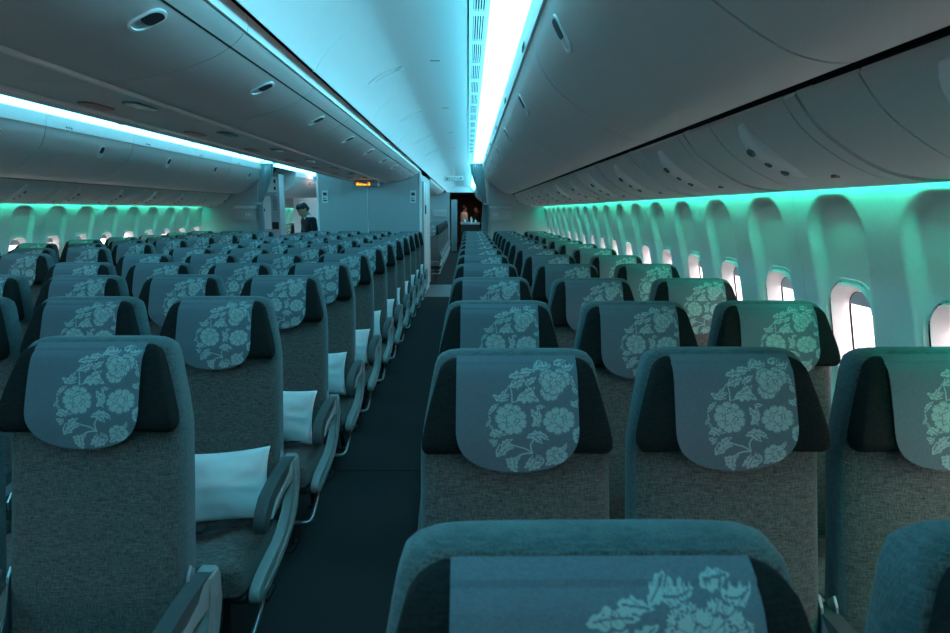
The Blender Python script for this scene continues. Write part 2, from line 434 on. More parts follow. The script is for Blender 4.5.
# ------------------------------------------------------------------ outboard bins
binp = [(p[0], p[1]) for p in smooth_pts([(.250, .650), (.268, .575), (.325, .482), (.44, .388), (.575, .302), (.66, .275), (.715, .272)], 4)]
railp = [(.245, .759), (.247, .715), (.251, .660)]
psup = [(p[0], p[1]) for p in smooth_pts([(.752, .262), (.80, .200), (.867, .148), (.94, .106), (1.01, .080), (1.10, .068), (1.16, .074), (1.188, .100)], 3)]
def closed(pts, back):
    return [p for p in pts] + back
def solid(bm, poly, y0, y1, mir, mi=0):
    def X(p): return (2 * CX - p[0] if mir else p[0], p[1] + H)
    prism(bm, [X(p) for p in poly], y0, y1, 'y', mi=mi)
def at_profile(pts, s):
    """point and tangent at arc fraction s"""
    P = [Vector(p) for p in pts]; L = [0]
    for a, b_ in zip(P, P[1:]): L.append(L[-1] + (b_ - a).length)
    t = s * L[-1]
    for i in range(len(P) - 1):
        if L[i + 1] >= t:
            f = (t - L[i]) / (L[i + 1] - L[i]); return P[i].lerp(P[i + 1], f), (P[i + 1] - P[i]).normalized()
    return P[-1], (P[-1] - P[-2]).normalized()
def latch(parent, pts, s, y, mir, a=.060, b_=.036):
    """oval latch: pale rim, dark recess, paddle; lies on the profile with the long side down the door"""
    p, t = at_profile(pts, s); n = Vector((t.y, -t.x))       # towards the cabin
    if n.y > 0: n = -n
    def W(u, v, d):
        q = p + t * u + n * d
        return ((2 * CX - q.x if mir else q.x), y + v, q.y + H)
    def ringp(sc, d): return [W(u, v, d) for u, v in [(x, z) for x, z in rrect(a * sc + .0, b_ * sc, b_ * sc * .85, 5)]]
    bm = bmesh.new(); loft(bm, [ringp(1.22, -.002), ringp(1.20, .005), ringp(1.02, .006), ringp(.98, .001)], cap=False)
    r = link('latch', bm, 'bin_light', parent, True, 50)
    bm = bmesh.new(); loft(bm, [ringp(1.0, -.003), ringp(1.0, .0015)]); link('latch_recess', bm, 'tan' if False else 'psu', r)
    bm = bmesh.new(); q = rrect(a * .60, b_ * .9, b_ * .5, 5)
    loft(bm, [[W(u - a * .36, v, d) for u, v in q] for d in (.001, .007)]); link('latch_paddle', bm, 'black', r)
    return r
back = [(.745, .36), (.74, .62), (.60, .80), (.35, .86), (.262, .79)]
seams = [1.28 + 1.37 * k for k in range(-3, 9)]
rows_right = []
for mir in (False, True):
    sd = 'left' if mir else 'right'
    allseams = [s for s in seams if Y0 < s < 10.6] + [10.9]
    for i, (a, b_) in enumerate(zip(allseams, allseams[1:])):
        if b_ - a < .3: continue
        nm = ORD[i]
        t = thing('overhead_bin', 'grey closed overhead bin above the %s window seats, %s door counted from behind the camera' % (sd, nm), 'overhead bin', (0, 0, 0), 0, 'outboard overhead bins')
        bm = bmesh.new(); solid(bm, binp + [(.728, .285)] + back[:], a + .0045, b_ - .0045, mir); link('body', bm, 'bin', t, True, 35)
        bm = bmesh.new(); shell(bm, railp, a + .003, b_ - .003, -.012, mir); link('top_rail', bm, 'bin_light', t, True, 40)
        latch(t, binp, .19, (a + b_) / 2 + .16, mir, .05, .032)
        bm = bmesh.new()
        for q in range(3):
            p0 = Vector((.2425, .685)); xx = 2 * CX - .237 if mir else .237
            box(bm, min(xx, xx - .004), max(xx, xx - .004), a + .25 + q * .035, a + .27 + q * .035, H + .675, H + .700)
        link('row_marking', bm, 'glyph', t)
    for (a, b_) in ((13.0, 17), (17.01, 21), (21.01, 25)):
        t = thing('overhead_bin', 'overhead bin of the far cabin, %s side, %s run' % (sd, {13.0: 'nearest', 17.01: 'middle', 21.01: 'last'}[a]), 'overhead bin', (0, 0, 0), 0, 'far cabin overhead bins')
        bm = bmesh.new(); solid(bm, binp + [(.728, .285)] + back, a, b_, mir); link('body', bm, 'bin', t, True, 35)
        bm = bmesh.new(); shell(bm, railp, a, b_, -.012, mir); link('top_rail', bm, 'bin_light', t)
        latch(t, binp, .16, a + 1.2, mir)
        bm = bmesh.new(); solid(bm, psup + [(1.18, .12), (1.1, .2), (.76, .30)], a, b_, mir)
        link('lower_panel', bm, 'psu', t, True, 35)
    # dark channel behind the gap, cove back
    bm = bmesh.new(); solid(bm, [(.70, .32), (.77, .30), (.80, .40), (.70, .40)], Y0, Y1, mir); struct(link('trim_3', bm, 'dark'))
    # service panels under the bins
    k = 0; y = 1.9 - 4 * .8
    while y < 10.75:
        a = y - .33; e = min(y + .47, 10.88)
        t = thing('service_panel', 'curved service panel with reading light pod below the %s bins, %s from the rear' % (sd, ORD[k]), 'service panel', (0, 0, 0), 0, 'passenger service panels')
        bk = [(1.18, .125), (1.1, .2), (.76, .30)]
        for (u, v) in ((a + .003, a + .057), (a + .063, min(y + .215, e)), (y + .221, min(y + .39, e))):
            if v <= u: continue
            bm = bmesh.new(); solid(bm, psup + bk, u, v, mir); link('panel', bm, 'psu', t, True, 35)
        if e > y + .4:
            bm = bmesh.new(); solid(bm, [(p[0], p[1] + .006) for p in psup] + bk, y + .394, e - .003, mir); link('panel', bm, 'psu', t, True, 35)
        bm = bmesh.new(); solid(bm, [(p[0], p[1] + .012) for p in psup] + bk, a - .004, e + .004, mir); link('backing', bm, 'dark', t)
        # long pod lying across the panel
        rings = []; prof = psup; N = 13
        for i in range(N + 1):
            s = .05 + .50 * i / N; p, tg = at_profile(prof, s); n = Vector((tg.y, -tg.x)); n = -n if n.y > 0 else n
            f = math.sin(math.pi * min(1, max(.02, i / N))) ** .45
            w = .036 * f * (1.15 - .4 * i / N); h = .034 * f * (1.2 - .8 * i / N)
            rings.append([((2 * CX - (p + n * (h * math.cos(th))).x) if mir else (p + n * (h * math.cos(th))).x, y + w * math.sin(th), (p + n * (h * math.cos(th))).y + H) for th in [2 * math.pi * q / 16 for q in range(16)]])
        bm = bmesh.new(); loft(bm, rings); pod = link('reading_light_pod', bm, 'pod', t, True)
        for j, s in enumerate((.20, .31, .41)):
            p, tg = at_profile(prof, s); n = Vector((tg.y, -tg.x)); n = -n if n.y > 0 else n
            bm = bmesh.new(); r0 = .012 if j else .014
            def C(rr, d): return [((2 * CX - (p + tg * (rr * math.cos(th)) + n * d).x) if mir else (p + tg * (rr * math.cos(th)) + n * d).x, y + rr * math.sin(th), (p + tg * (rr * math.cos(th)) + n * d).y + H) for th in [2 * math.pi * q / 16 for q in range(16)]]
            hh = .034 * (1.2 - .8 * (s - .05) / .5) + .0005
            loft(bm, [C(r0, .0), C(r0, hh), C(r0 * .8, hh + .002)]); link('reading_lamp', bm, 'lens', pod, True, 40)
        p, tg = at_profile(prof, .55)
        bm = bmesh.new(); xx = 2 * CX - p.x if mir else p.x; box(bm, xx - .008, xx + .008, y - .14, y - .12, p.y + H - .006, p.y + H + .004, .002); link('call_button', bm, 'lens', t)
        k += 1; y += .8
    # green mood light strip in the cove
    n = 0
    for (a, b_) in ((Y0, 2), (2, 6.4), (6.4, 10.85), (13.05, 25)):
        bm = bmesh.new(); xa, xb = (1.194, 1.206); xa, xb = (2 * CX - xb, 2 * CX - xa) if mir else (xa, xb)
        box(bm, xa, xb, a + .01, b_ - .01, H + .124, H + .128)
        tag(link('mood_light_strip', bm, 'green_light'), 'green light strip hidden above the %s window panels, %s length' % (sd, ('rearmost', 'near', 'middle', 'far')[n]), 'mood light', 'green cove strips'); n += 1

# ------------------------------------------------------------------ centre bins
half = [(p[0], p[1]) for p in smooth_pts([(-.800, .628), (-.828, .600), (-.90, .553), (-1.0, .513), (-1.12, .482), (-1.25, .465), (-1.315, .462)], 4)]
crail = [(-.797, .690), (-.7965, .655), (-.800, .634)]
def m2(pts): return [(2 * CX - p[0], p[1]) for p in pts][::-1]
cs = [2.5 + 1.067 * k for k in range(-4, 8)]
def centre_unit(a, b_, label, group, detail=True):
    t = thing('overhead_bin', label, 'overhead bin', (0, 0, 0), 0, group)
    for mir in (False, True):
        q = (lambda pts: m2(pts) if mir else pts)
        bm = bmesh.new(); poly = half + [(-1.32, .50), (-1.3, .68), (-.83, .69)]
        if mir: poly = [(2 * CX - p[0], p[1]) for p in poly]
        prism(bm, [(p[0], p[1] + H) for p in poly], a + .004, b_ - .004, 'y'); d = link('door', bm, 'bin', t, True, 35)
        latch(d, half, .27, (a + b_) / 2 + .05, mir, .048, .036)
        for s in kids_fast(d): s.parent = d
        bm = bmesh.new(); shell(bm, crail, a + .003, b_ - .003, .012, mir); link('top_rail', bm, 'bin_light', t, True, 40)
        bm = bmesh.new(); xx = -.7935 if not mir else 2 * CX + .7935
        for k in range(3): box(bm, xx - .002, xx + .002, a + .20 + k * .03, a + .215 + k * .03, H + .655, H + .675)
        link('row_marking', bm, 'glyph', t)
        bm = bmesh.new(); x0, x1 = (-1.342, -1.322) if not mir else (2 * CX + 1.322, 2 * CX + 1.342)
        box(bm, min(x0, x1), max(x0, x1), a + .002, b_ - .002, H + .450, H + .465, .003); link('hinge_rail', bm, 'bin_light', t)
    bm = bmesh.new()
    pl = [(-1.345, .461), (-1.535, .459), (-1.725, .461), (-1.725, .56), (-1.345, .56)]
    prism(bm, [(p[0], p[1] + H) for p in pl], a + .004, b_ - .004, 'y'); u = link('underside_panel', bm, 'psu', t)
    for dx in (-.10, .09):
        bm = bmesh.new(); loft(bm, [[(CX + dx + x, (a + b_) / 2 + y, z + H) for x, y in rrect(.035, .11, .03, 5)] for z in (.452, .462)])
        link('reading_light', bm, 'tan' if dx < 0 else 'lens', u)
    bm = bmesh.new(); box(bm, -2.25, -.82, a, b_, H + .70, H + .72); link('top_panel', bm, 'bin', t)
    return t
def kids_fast(o): return []
ci = [c for c in cs if c < 10.3] + [10.98]
n = 0
for a, b_ in zip(ci, ci[1:]):
    if b_ - a < .3: continue
    centre_unit(a, b_, 'grey centre overhead bin with oval latches, %s unit counted from behind the camera' % ORD[n], 'centre overhead bins'); n += 1
for a, w in ((14.0, 'nearer'), (18.0, 'farther')):
    centre_unit(a, a + 3.99, '%s centre overhead bin of the cabin beyond the partition' % w, 'far centre overhead bins')
bm = bmesh.new(); box(bm, -2.22, -.85, Y0, Y1 - .02, H + .58, H + .60); struct(link('trim_4', bm, 'dark'))

# ------------------------------------------------------------------ bulkheads and monuments
def bulk_poly(x_in):
    top = [p for p in binp if p[0] > x_in] + psup
    wl = [(wallx(z) - .002, z) for z in (.05, -.05, -.35, -.6, -.85, -1.46)]
    zt = interp(x_in, [p[0] for p in binp], [p[1] for p in binp])
    return [(x_in, zt)] + top + wl + [(x_in, -1.46)]
for mir, nm in ((False, 'wall_bulkhead_right'), (True, 'wall_bulkhead_left')):
    bm = bmesh.new(); solid(bm, bulk_poly(.30), Y1, Y1 + .05, mir); struct(link(nm, bm, 'bulk'))
    s = (lambda x: 2 * CX - x) if mir else (lambda x: x)
    bm = bmesh.new(); x0, x1 = sorted((s(.285), s(.335))); box(bm, x0, x1, Y1 - .02, Y1 + .07, 0, H + .50, .006)
    struct(link('trim_5', bm, 'bin'))
    sd = 'left' if mir else 'right'
    t = thing('literature_holder', 'grey wall box with angled lid on the %s bulkhead behind the last seats' % sd, 'wall box', (0, 0, 0))
    x0, x1 = sorted((s(.36), s(.70)))
    bm = bmesh.new(); prism(bm, [(Y1, H - .15), (Y1 - .055, H - .15), (Y1 - .085, H + .04), (Y1, H + .04)], x0, x1, 'x', .006); link('body', bm, 'box', t)
    bm = bmesh.new(); prism(bm, [(Y1, H + .042), (Y1 - .095, H + .042), (Y1 - .07, H + .075), (Y1, H + .085)], x0 - .008, x1 + .008, 'x', .005); link('lid', bm, 'bin', t)
    bm = bmesh.new()
    gx = x0 + (.05 if not mir else .18)
    for q, (w, shape) in enumerate(((.026, 'c'), (.022, 'e'), (.008, 'i'))):
        xx = gx + q * .038; zc0 = H - .055; yy = Y1 - .078
        box(bm, xx, xx + .008, yy - .006, yy + .02, zc0 - .025, zc0 + .025)
        if shape != 'i':
            for dz in ((-.025, .018) if shape == 'c' else (-.025, -.003, .018)): box(bm, xx, xx + w, yy - .006, yy + .02, zc0 + dz, zc0 + dz + .007)
    link('lettering', bm, 'glyphw', t)

# centre monument
bm = bmesh.new(); box(bm, -2.46, -1.6505, 11.0, 13.9, 0, H + .62, .004); t = struct(link('wall_centre', bm, 'bulk'))
bm = bmesh.new(); box(bm, -1.6435, -.79, 11.0, 13.9, 0, H + .62, .004); t = struct(link('wall_centre', bm, 'bulk'))
bm = bmesh.new(); box(bm, -1.6505, -1.6435, 10.994, 11.02, 0, H + .5); struct(link('trim_6', bm, 'bin_light'))
bm = bmesh.new(); box(bm, -.80, -.765, 10.985, 11.03, 0, H + .66, .004); struct(link('trim_6', bm, 'bin_light'))
bm = bmesh.new(); box(bm, -2.475, -2.44, 10.985, 11.03, 0, H + .62, .004); struct(link('trim_6', bm, 'bin_light'))
t = thing('folding_door', 'narrow pale folding panel on the aisle side of the centre partition', 'door panel', (0, 0, 0))
bm = bmesh.new()
for k in range(4): box(bm, -.785, -.745 if k % 2 else -.752, 11.5 + k * .28, 11.775 + k * .28, .02, H + .50, .008)
link('panel', bm, 'bin', t)
bm = bmesh.new(); box(bm, -.745, -.725, 11.62, 11.66, H - .05, H + .10, .005); link('handle', bm, 'glyph', t)
for x, w in ((-2.34, 'left'), (-.90, 'right')):
    t = thing('placard', 'small white notice card at the %s edge of the centre partition' % w, 'notice', (0, 0, 0))
    bm = bmesh.new(); box(bm, x - .05, x + .05, 10.990, 10.999, H + .13, H + .33, .003); link('card', bm, 'placard', t)
    bm = bmesh.new(); box(bm, x - .03, x + .03, 10.986, 10.991, H + .25, H + .30); box(bm, x - .03, x + .03, 10.986, 10.991, H + .16, H + .18); box(bm, x - .03, x + .01, 10.986, 10.991, H + .20, H + .215); link('lettering', bm, 'glyph', t)
# lit passenger sign below the centre bin
t = thing('passenger_sign', 'small sign box with amber lit symbols under the centre bins by the partition', 'lit sign', (0, 0, 0))
bm = bmesh.new(); prism(bm, [(10.3, H + .465), (10.1, H + .465), (10.14, H + .375), (10.3, H + .385)], CX - .185, CX + .185, 'x', .006); link('housing', bm, 'box', t)
bm = bmesh.new()
def dl(x0, x1, z0, z1, mi=0): box(bm, x0, x1, 10.100 + (H + .465 - (z0 + z1) / 2) * .44, 10.16, z0, z1, mi=mi)
zb = H + .385
xs0 = CX - .145
dl(xs0, xs0 + .012, zb, zb + .04); dl(xs0 + .016, xs0 + .028, zb, zb + .04); dl(xs0 + .032, xs0 + .044, zb, zb + .04); dl(xs0 + .006, xs0 + .04, zb + .03, zb + .04)
dl(xs0 + .052, xs0 + .066, zb, zb + .045); dl(xs0 + .052, xs0 + .10, zb, zb + .012); dl(xs0 + .075, xs0 + .10, zb + .016, zb + .028)
dl(xs0 + .105, xs0 + .155, zb, zb + .026); dl(xs0 + .16, xs0 + .205, zb, zb + .012); dl(xs0 + .192, xs0 + .205, zb, zb + .04); dl(xs0 + .168, xs0 + .205, zb + .03, zb + .04)
link('amber_symbols', bm, 'amber', t)
bm = bmesh.new()
dl(xs0, xs0 + .01, zb + .05, zb + .07); dl(xs0 + .02, xs0 + .03, zb + .05, zb + .07); dl(xs0, xs0 + .03, zb + .057, zb + .062); dl(xs0 + .06, xs0 + .068, zb + .05, zb + .07); dl(xs0 + .055, xs0 + .08, zb + .05, zb + .055)
link('dim_symbols', bm, 'red', t)
# second cabin end walls
bm = bmesh.new(); box(bm, -2.3, -.66, 24.0, 24.1, 0, H + .66); struct(link('wall_centre', bm, 'bulk'))
t = thing('literature_holder', 'tiny wall box on the farthest centre partition, seen down the right aisle', 'wall box')
bm = bmesh.new(); box(bm, -1.25, -.78, 23.9, 24.0, H - .2, H + .0, .01); link('body', bm, 'box', t)
bm = bmesh.new(); box(bm, -1.26, -.77, 23.88, 24.0, H + .0, H + .04, .01); link('lid', bm, 'bin', t)
bm = bmesh.new(); box(bm, -1.2, .7, 25.2, 30.9, H + .69, H + .72); struct(link('ceiling', bm, 'wood'))
for x0, x1 in ((-1.28, -1.2), (.7, .78)):
    bm = bmesh.new(); box(bm, x0, x1, 25.2, 31, 0, H + .9); struct(link('wall_galley', bm, 'wood'))
bm = bmesh.new(); box(bm, -1.2, .7, 25.15, 25.2, H + .69, H + 1.25); struct(link('wall_galley', bm, 'ceiling'))
for x0, x1 in ((-4.6, -1.2), (.7, 1.5)):
    bm = bmesh.new(); box(bm, x0, x1, 25.15, 25.2, 0, H + 1.25); struct(link('wall_galley', bm, 'bulk'))
# open door leaf in the aisle distance
t = thing('door_leaf', 'dark teal open door standing at the far end of the right aisle', 'door')
bm = bmesh.new(); box(bm, -.62, -.40, 24.3, 24.36, .01, H + .40, .01); link('leaf', bm, 'bulk', t)
bm = bmesh.new(); box(bm, -.44, -.42, 24.25, 24.3, H - .45, H - .3, .004); link('handle', bm, 'metal', t)
# header signs over the two cross aisles
for xc, w in ((-.27, 'right'), (-2.80, 'left')):
    t = thing('hanging_sign', 'pale ceiling sign with dark marks hanging over the %s aisle past the curtain' % w, 'sign')
    yy = 13.0
    bm = bmesh.new(); box(bm, xc - .19, xc + .19, yy, yy + .04, H + .575, H + .665, .01); link('sign_plate', bm, 'bulk', t)
    bm = bmesh.new(); box(bm, xc - .006, xc + .006, yy + .01, yy + .03, H + .66, H + .92); link('bracket', bm, 'bin', t)
    bm = bmesh.new()
    for q in range(6):
        xx = xc - .15 + q * .052
        box(bm, xx, xx + .008, yy - .004, yy, H + .600, H + .640); box(bm, xx, xx + .03, yy - .004, yy, H + (.630 if q % 2 else .600), H + (.640 if q % 2 else .610))
        if q in (0, 5): box(bm, xx, xx + .034, yy - .004, yy, H + .61, H + .635)
    link('lettering', bm, 'glyph', t)

# curtains (tied back)
def curtain(mir, label):
    rows = [(.745, .03, .25, .03), (.60, .05, .26, .03), (.45, .10, .27, .032), (.30, .165, .285, .034), (.20, .215, .295, .034), (.12, .25, .31, .03), (.06, .235, .315, .03), (-.2, .22, .325, .036), (-.6, .215, .33, .04), (-1.40, .21, .335, .04)]
    zs = np.linspace(.745, -1.40, 60); bm = bmesh.new(); G = []
    Z = [r[0] for r in rows][::-1]
    for z in zs:
        a, b_, d = (interp(z, Z, [r[i] for r in rows][::-1]) for i in (1, 2, 3)); row = []
        for i in range(61):
            u = i / 60; x = a + (b_ - a) * u
            y = Y1 - .07 - d * (math.sin(u * 2 * math.pi * 6.3) + .35 * math.sin(u * 31 + z * 3)) * (1 if z < .7 else .6)
            row.append(bm.verts.new((2 * CX - x if mir else x, y, z + H)))
        G.append(row)
    for A, B in zip(G, G[1:]):
        for i in range(60): bm.faces.new((A[i], A[i + 1], B[i + 1], B[i]))
    t = thing('curtain', label, 'curtain'); c = link('drape', bm, 'curtain', t, True)
    bm = bmesh.new(); xs = sorted([(2 * CX - .24 if mir else .24), (2 * CX - .33 if mir else .33)])
    box(bm, xs[0], xs[1], Y1 - .125, Y1 - .02, H + .10, H + .135, .01); link('tie_band', bm, 'curtain', t)
    bm = bmesh.new(); xs = sorted([(2 * CX - .0 if mir else .0), (2 * CX - .26 if mir else .26)])
    box(bm, xs[0], xs[1], Y1 - .10, Y1 - .05, H + .745, H + .765, .004); link('curtain_track', bm, 'bin_light', t)
curtain(False, 'blue-grey curtain tied back beside the right bulkhead'); curtain(True, 'blue-grey curtain tied back beside the left bulkhead, next to the galley')

# galley unit at the left cross aisle
t = thing('galley_unit', 'white galley cabinet with latched doors beyond the left curtain', 'galley')
gx0, gx1, gy = -4.0, -3.45, 12.3
bm = bmesh.new(); box(bm, gx0, gx1, gy + .03, gy + .29, 0, H + .66, .005); box(bm, gx1 - .025, gx1 + .01, gy - .02, gy + .30, .001, H + .665); link('carcass', bm, 'bulk', t)
for k in range(2):
    x0 = gx0 + .04 + k * .25; bm = bmesh.new(); box(bm, x0, x0 + .235, gy, gy + .04, H + .34, H + .62, .008); d = link('door', bm, 'white', t)
    bm = bmesh.new(); box(bm, x0 + .17, x0 + .20, gy - .015, gy + .005, H + .50, H + .57, .004); box(bm, x0 + .17, x0 + .20, gy - .015, gy + .005, H + .38, H + .44, .004); link('handle', bm, 'black', d)
bm = bmesh.new(); box(bm, gx0 + .02, gx1 - .04, gy - .03, gy + .04, H + .28, H + .33, .006); link('shelf', bm, 'box', t)
bm = bmesh.new(); box(bm, gx0 + .16, gx0 + .38, gy, gy + .04, H - .33, H + .27, .008); d = link('door', bm, 'white', t)
bm = bmesh.new(); box(bm, gx0 + .23, gx0 + .25, gy - .02, gy + .005, H - .08, H + .06, .006); box(bm, gx0 + .26, gx0 + .28, gy - .02, gy + .005, H + .0, H + .04, .006); link('handle', bm, 'black', d)
bm = bmesh.new(); box(bm, gx0 + .02, gx0 + .15, gy, gy + .04, H + .12, H + .26, .006); d = link('control_panel', bm, 'black', t)
bm = bmesh.new(); box(bm, gx0 + .05, gx0 + .085, gy - .006, gy + .004, H + .17, H + .20, .003); link('indicator', bm, 'blue', d)
bm = bmesh.new(); box(bm, gx0 + .39, gx1 - .04, gy, gy + .04, H - .33, H - .20, .006); link('bin_flap', bm, 'black', t)
bm = bmesh.new()
for k in range(6): box(bm, gx0 + .42, gx1 - .06, gy + .02, gy + .034, H + .02 + k * .035, H + .03 + k * .035)
link('vent', bm, 'glyph', t)
# pale partition behind the standing man
bm = bmesh.new(); box(bm, -3.72, -2.45, 14.3, 14.35, 0, H + .28, .005); struct(link('wall_partition', bm, 'white'))
# brown galley end and trolley
t = thing('galley_cart', 'teal-topped galley cart standing far down the right aisle', 'cart')
bm = bmesh.new(); box(bm, -.24, .40, 23.6, 24.2, .08, H - .47, .01); link('body', bm, 'black', t)
bm = bmesh.new(); box(bm, -.26, .42, 23.58, 24.22, H - .47, H - .40, .01); link('top', bm, 'bulk', t)
for x in (-.18, .34):
    for y in (23.66, 24.14):
        bm = bmesh.new(); tube(bm, [(x - .02, y, .045), (x + .02, y, .045)], .044, 14); link('wheel', bm, 'black', t)
for k, (x, h) in enumerate(((-.12, .14), (.12, .2), (.27, .10))):
    bm = bmesh.new(); rr = [.035, .035, .03, .014, .014]; zz = [0, h * .6, h * .72, h * .8, h]
    loft(bm, [[(x + r0 * math.cos(a), 23.9 + r0 * math.sin(a), H - .40 + z0) for a in [2 * math.pi * q / 12 for q in range(12)]] for r0, z0 in zip(rr, zz)])
    tag(link('bottle', bm, 'placard', None, True, 50), ['squat pale bottle at the left end of the far galley cart', 'tallest pale bottle in the middle of the far galley cart', 'smallest pale bottle at the right end of the far galley cart'][k], 'bottle', 'bottles on the galley cart')

# ------------------------------------------------------------------ the seat
LEAN = .175
def yf(z): return -.005 + (z - .42) * LEAN           # front face of the backrest
def backrest_bm():
    bm = bmesh.new(); rings = []
    Z = [.36, .37, .39, .60, .80, .96, 1.02, 1.07, 1.105, 1.13, 1.148, 1.160, 1.167, 1.170]
    HW = [.196, .206, .211, .213, .213, .212, .203, .193, .187, .182, .176, .166, .150, .132]
    IN = [.020, .008, 0, 0, 0, 0, 0, 0, 0, .001, .004, .010, .018, .026]
    for z, hw, i in zip(Z, HW, IN):
        th = interp(z, [.4, .9, 1.17], [.105, .085, .075]); y0 = yf(z) + i; y1 = yf(z) + th - i; c = (y0 + y1) / 2
        pts = sell(hw, (y1 - y0) / 2, 6 if z < 1.15 else 4)
        rings.append([(x, c + y - (.014 * math.exp(-((z - .62) / .12) ** 2) + .006) * (1 - (x / hw) ** 2) * (1 if y < 0 else 0) * (0 if i > 0 else 1), z) for x, y in pts])
    loft(bm, rings)
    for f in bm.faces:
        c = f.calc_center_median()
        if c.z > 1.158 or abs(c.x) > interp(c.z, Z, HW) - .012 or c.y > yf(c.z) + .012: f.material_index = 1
    return bm
def hz(z): return 1.158 - (1.158 - z) / .86
def hr_hw(z): return interp(hz(z), [.93, .945, .96, 1.0, 1.06, 1.12, 1.14, 1.152, 1.158], [.198, .206, .207, .200, .187, .172, .166, .155, .14])
def hr_front(x, z):
    f = interp(hz(z), [.925, .932, .95, .98, 1.04, 1.10, 1.13, 1.145, 1.154, 1.158], [.012, .036, .050, .052, .047, .041, .036, .028, .018, .008])
    return yf(z) - f - .016 * min(1, abs(x) / .2) ** 2.4 * sstep(1.16, 1.02, z)
def headrest_bm():
    bm = bmesh.new(); rings = []
    for z in [.926, .930, .937, .95, .97, 1.0, 1.03, 1.06, 1.09, 1.12, 1.135, 1.147, 1.154, 1.158]:
        zq = z; z = 1.158 - (1.158 - z) * .86; hw = hr_hw(z) - (.010 if zq < .928 else 0); pts = sell(hw, .5, 7, 56); r = []
        for x, y in pts:
            yb = yf(z) + .004; f = hr_front(x, z); r.append((x, yb + (f - yb) * (0.5 - y), z))
        rings.append(r)
    loft(bm, rings); return bm

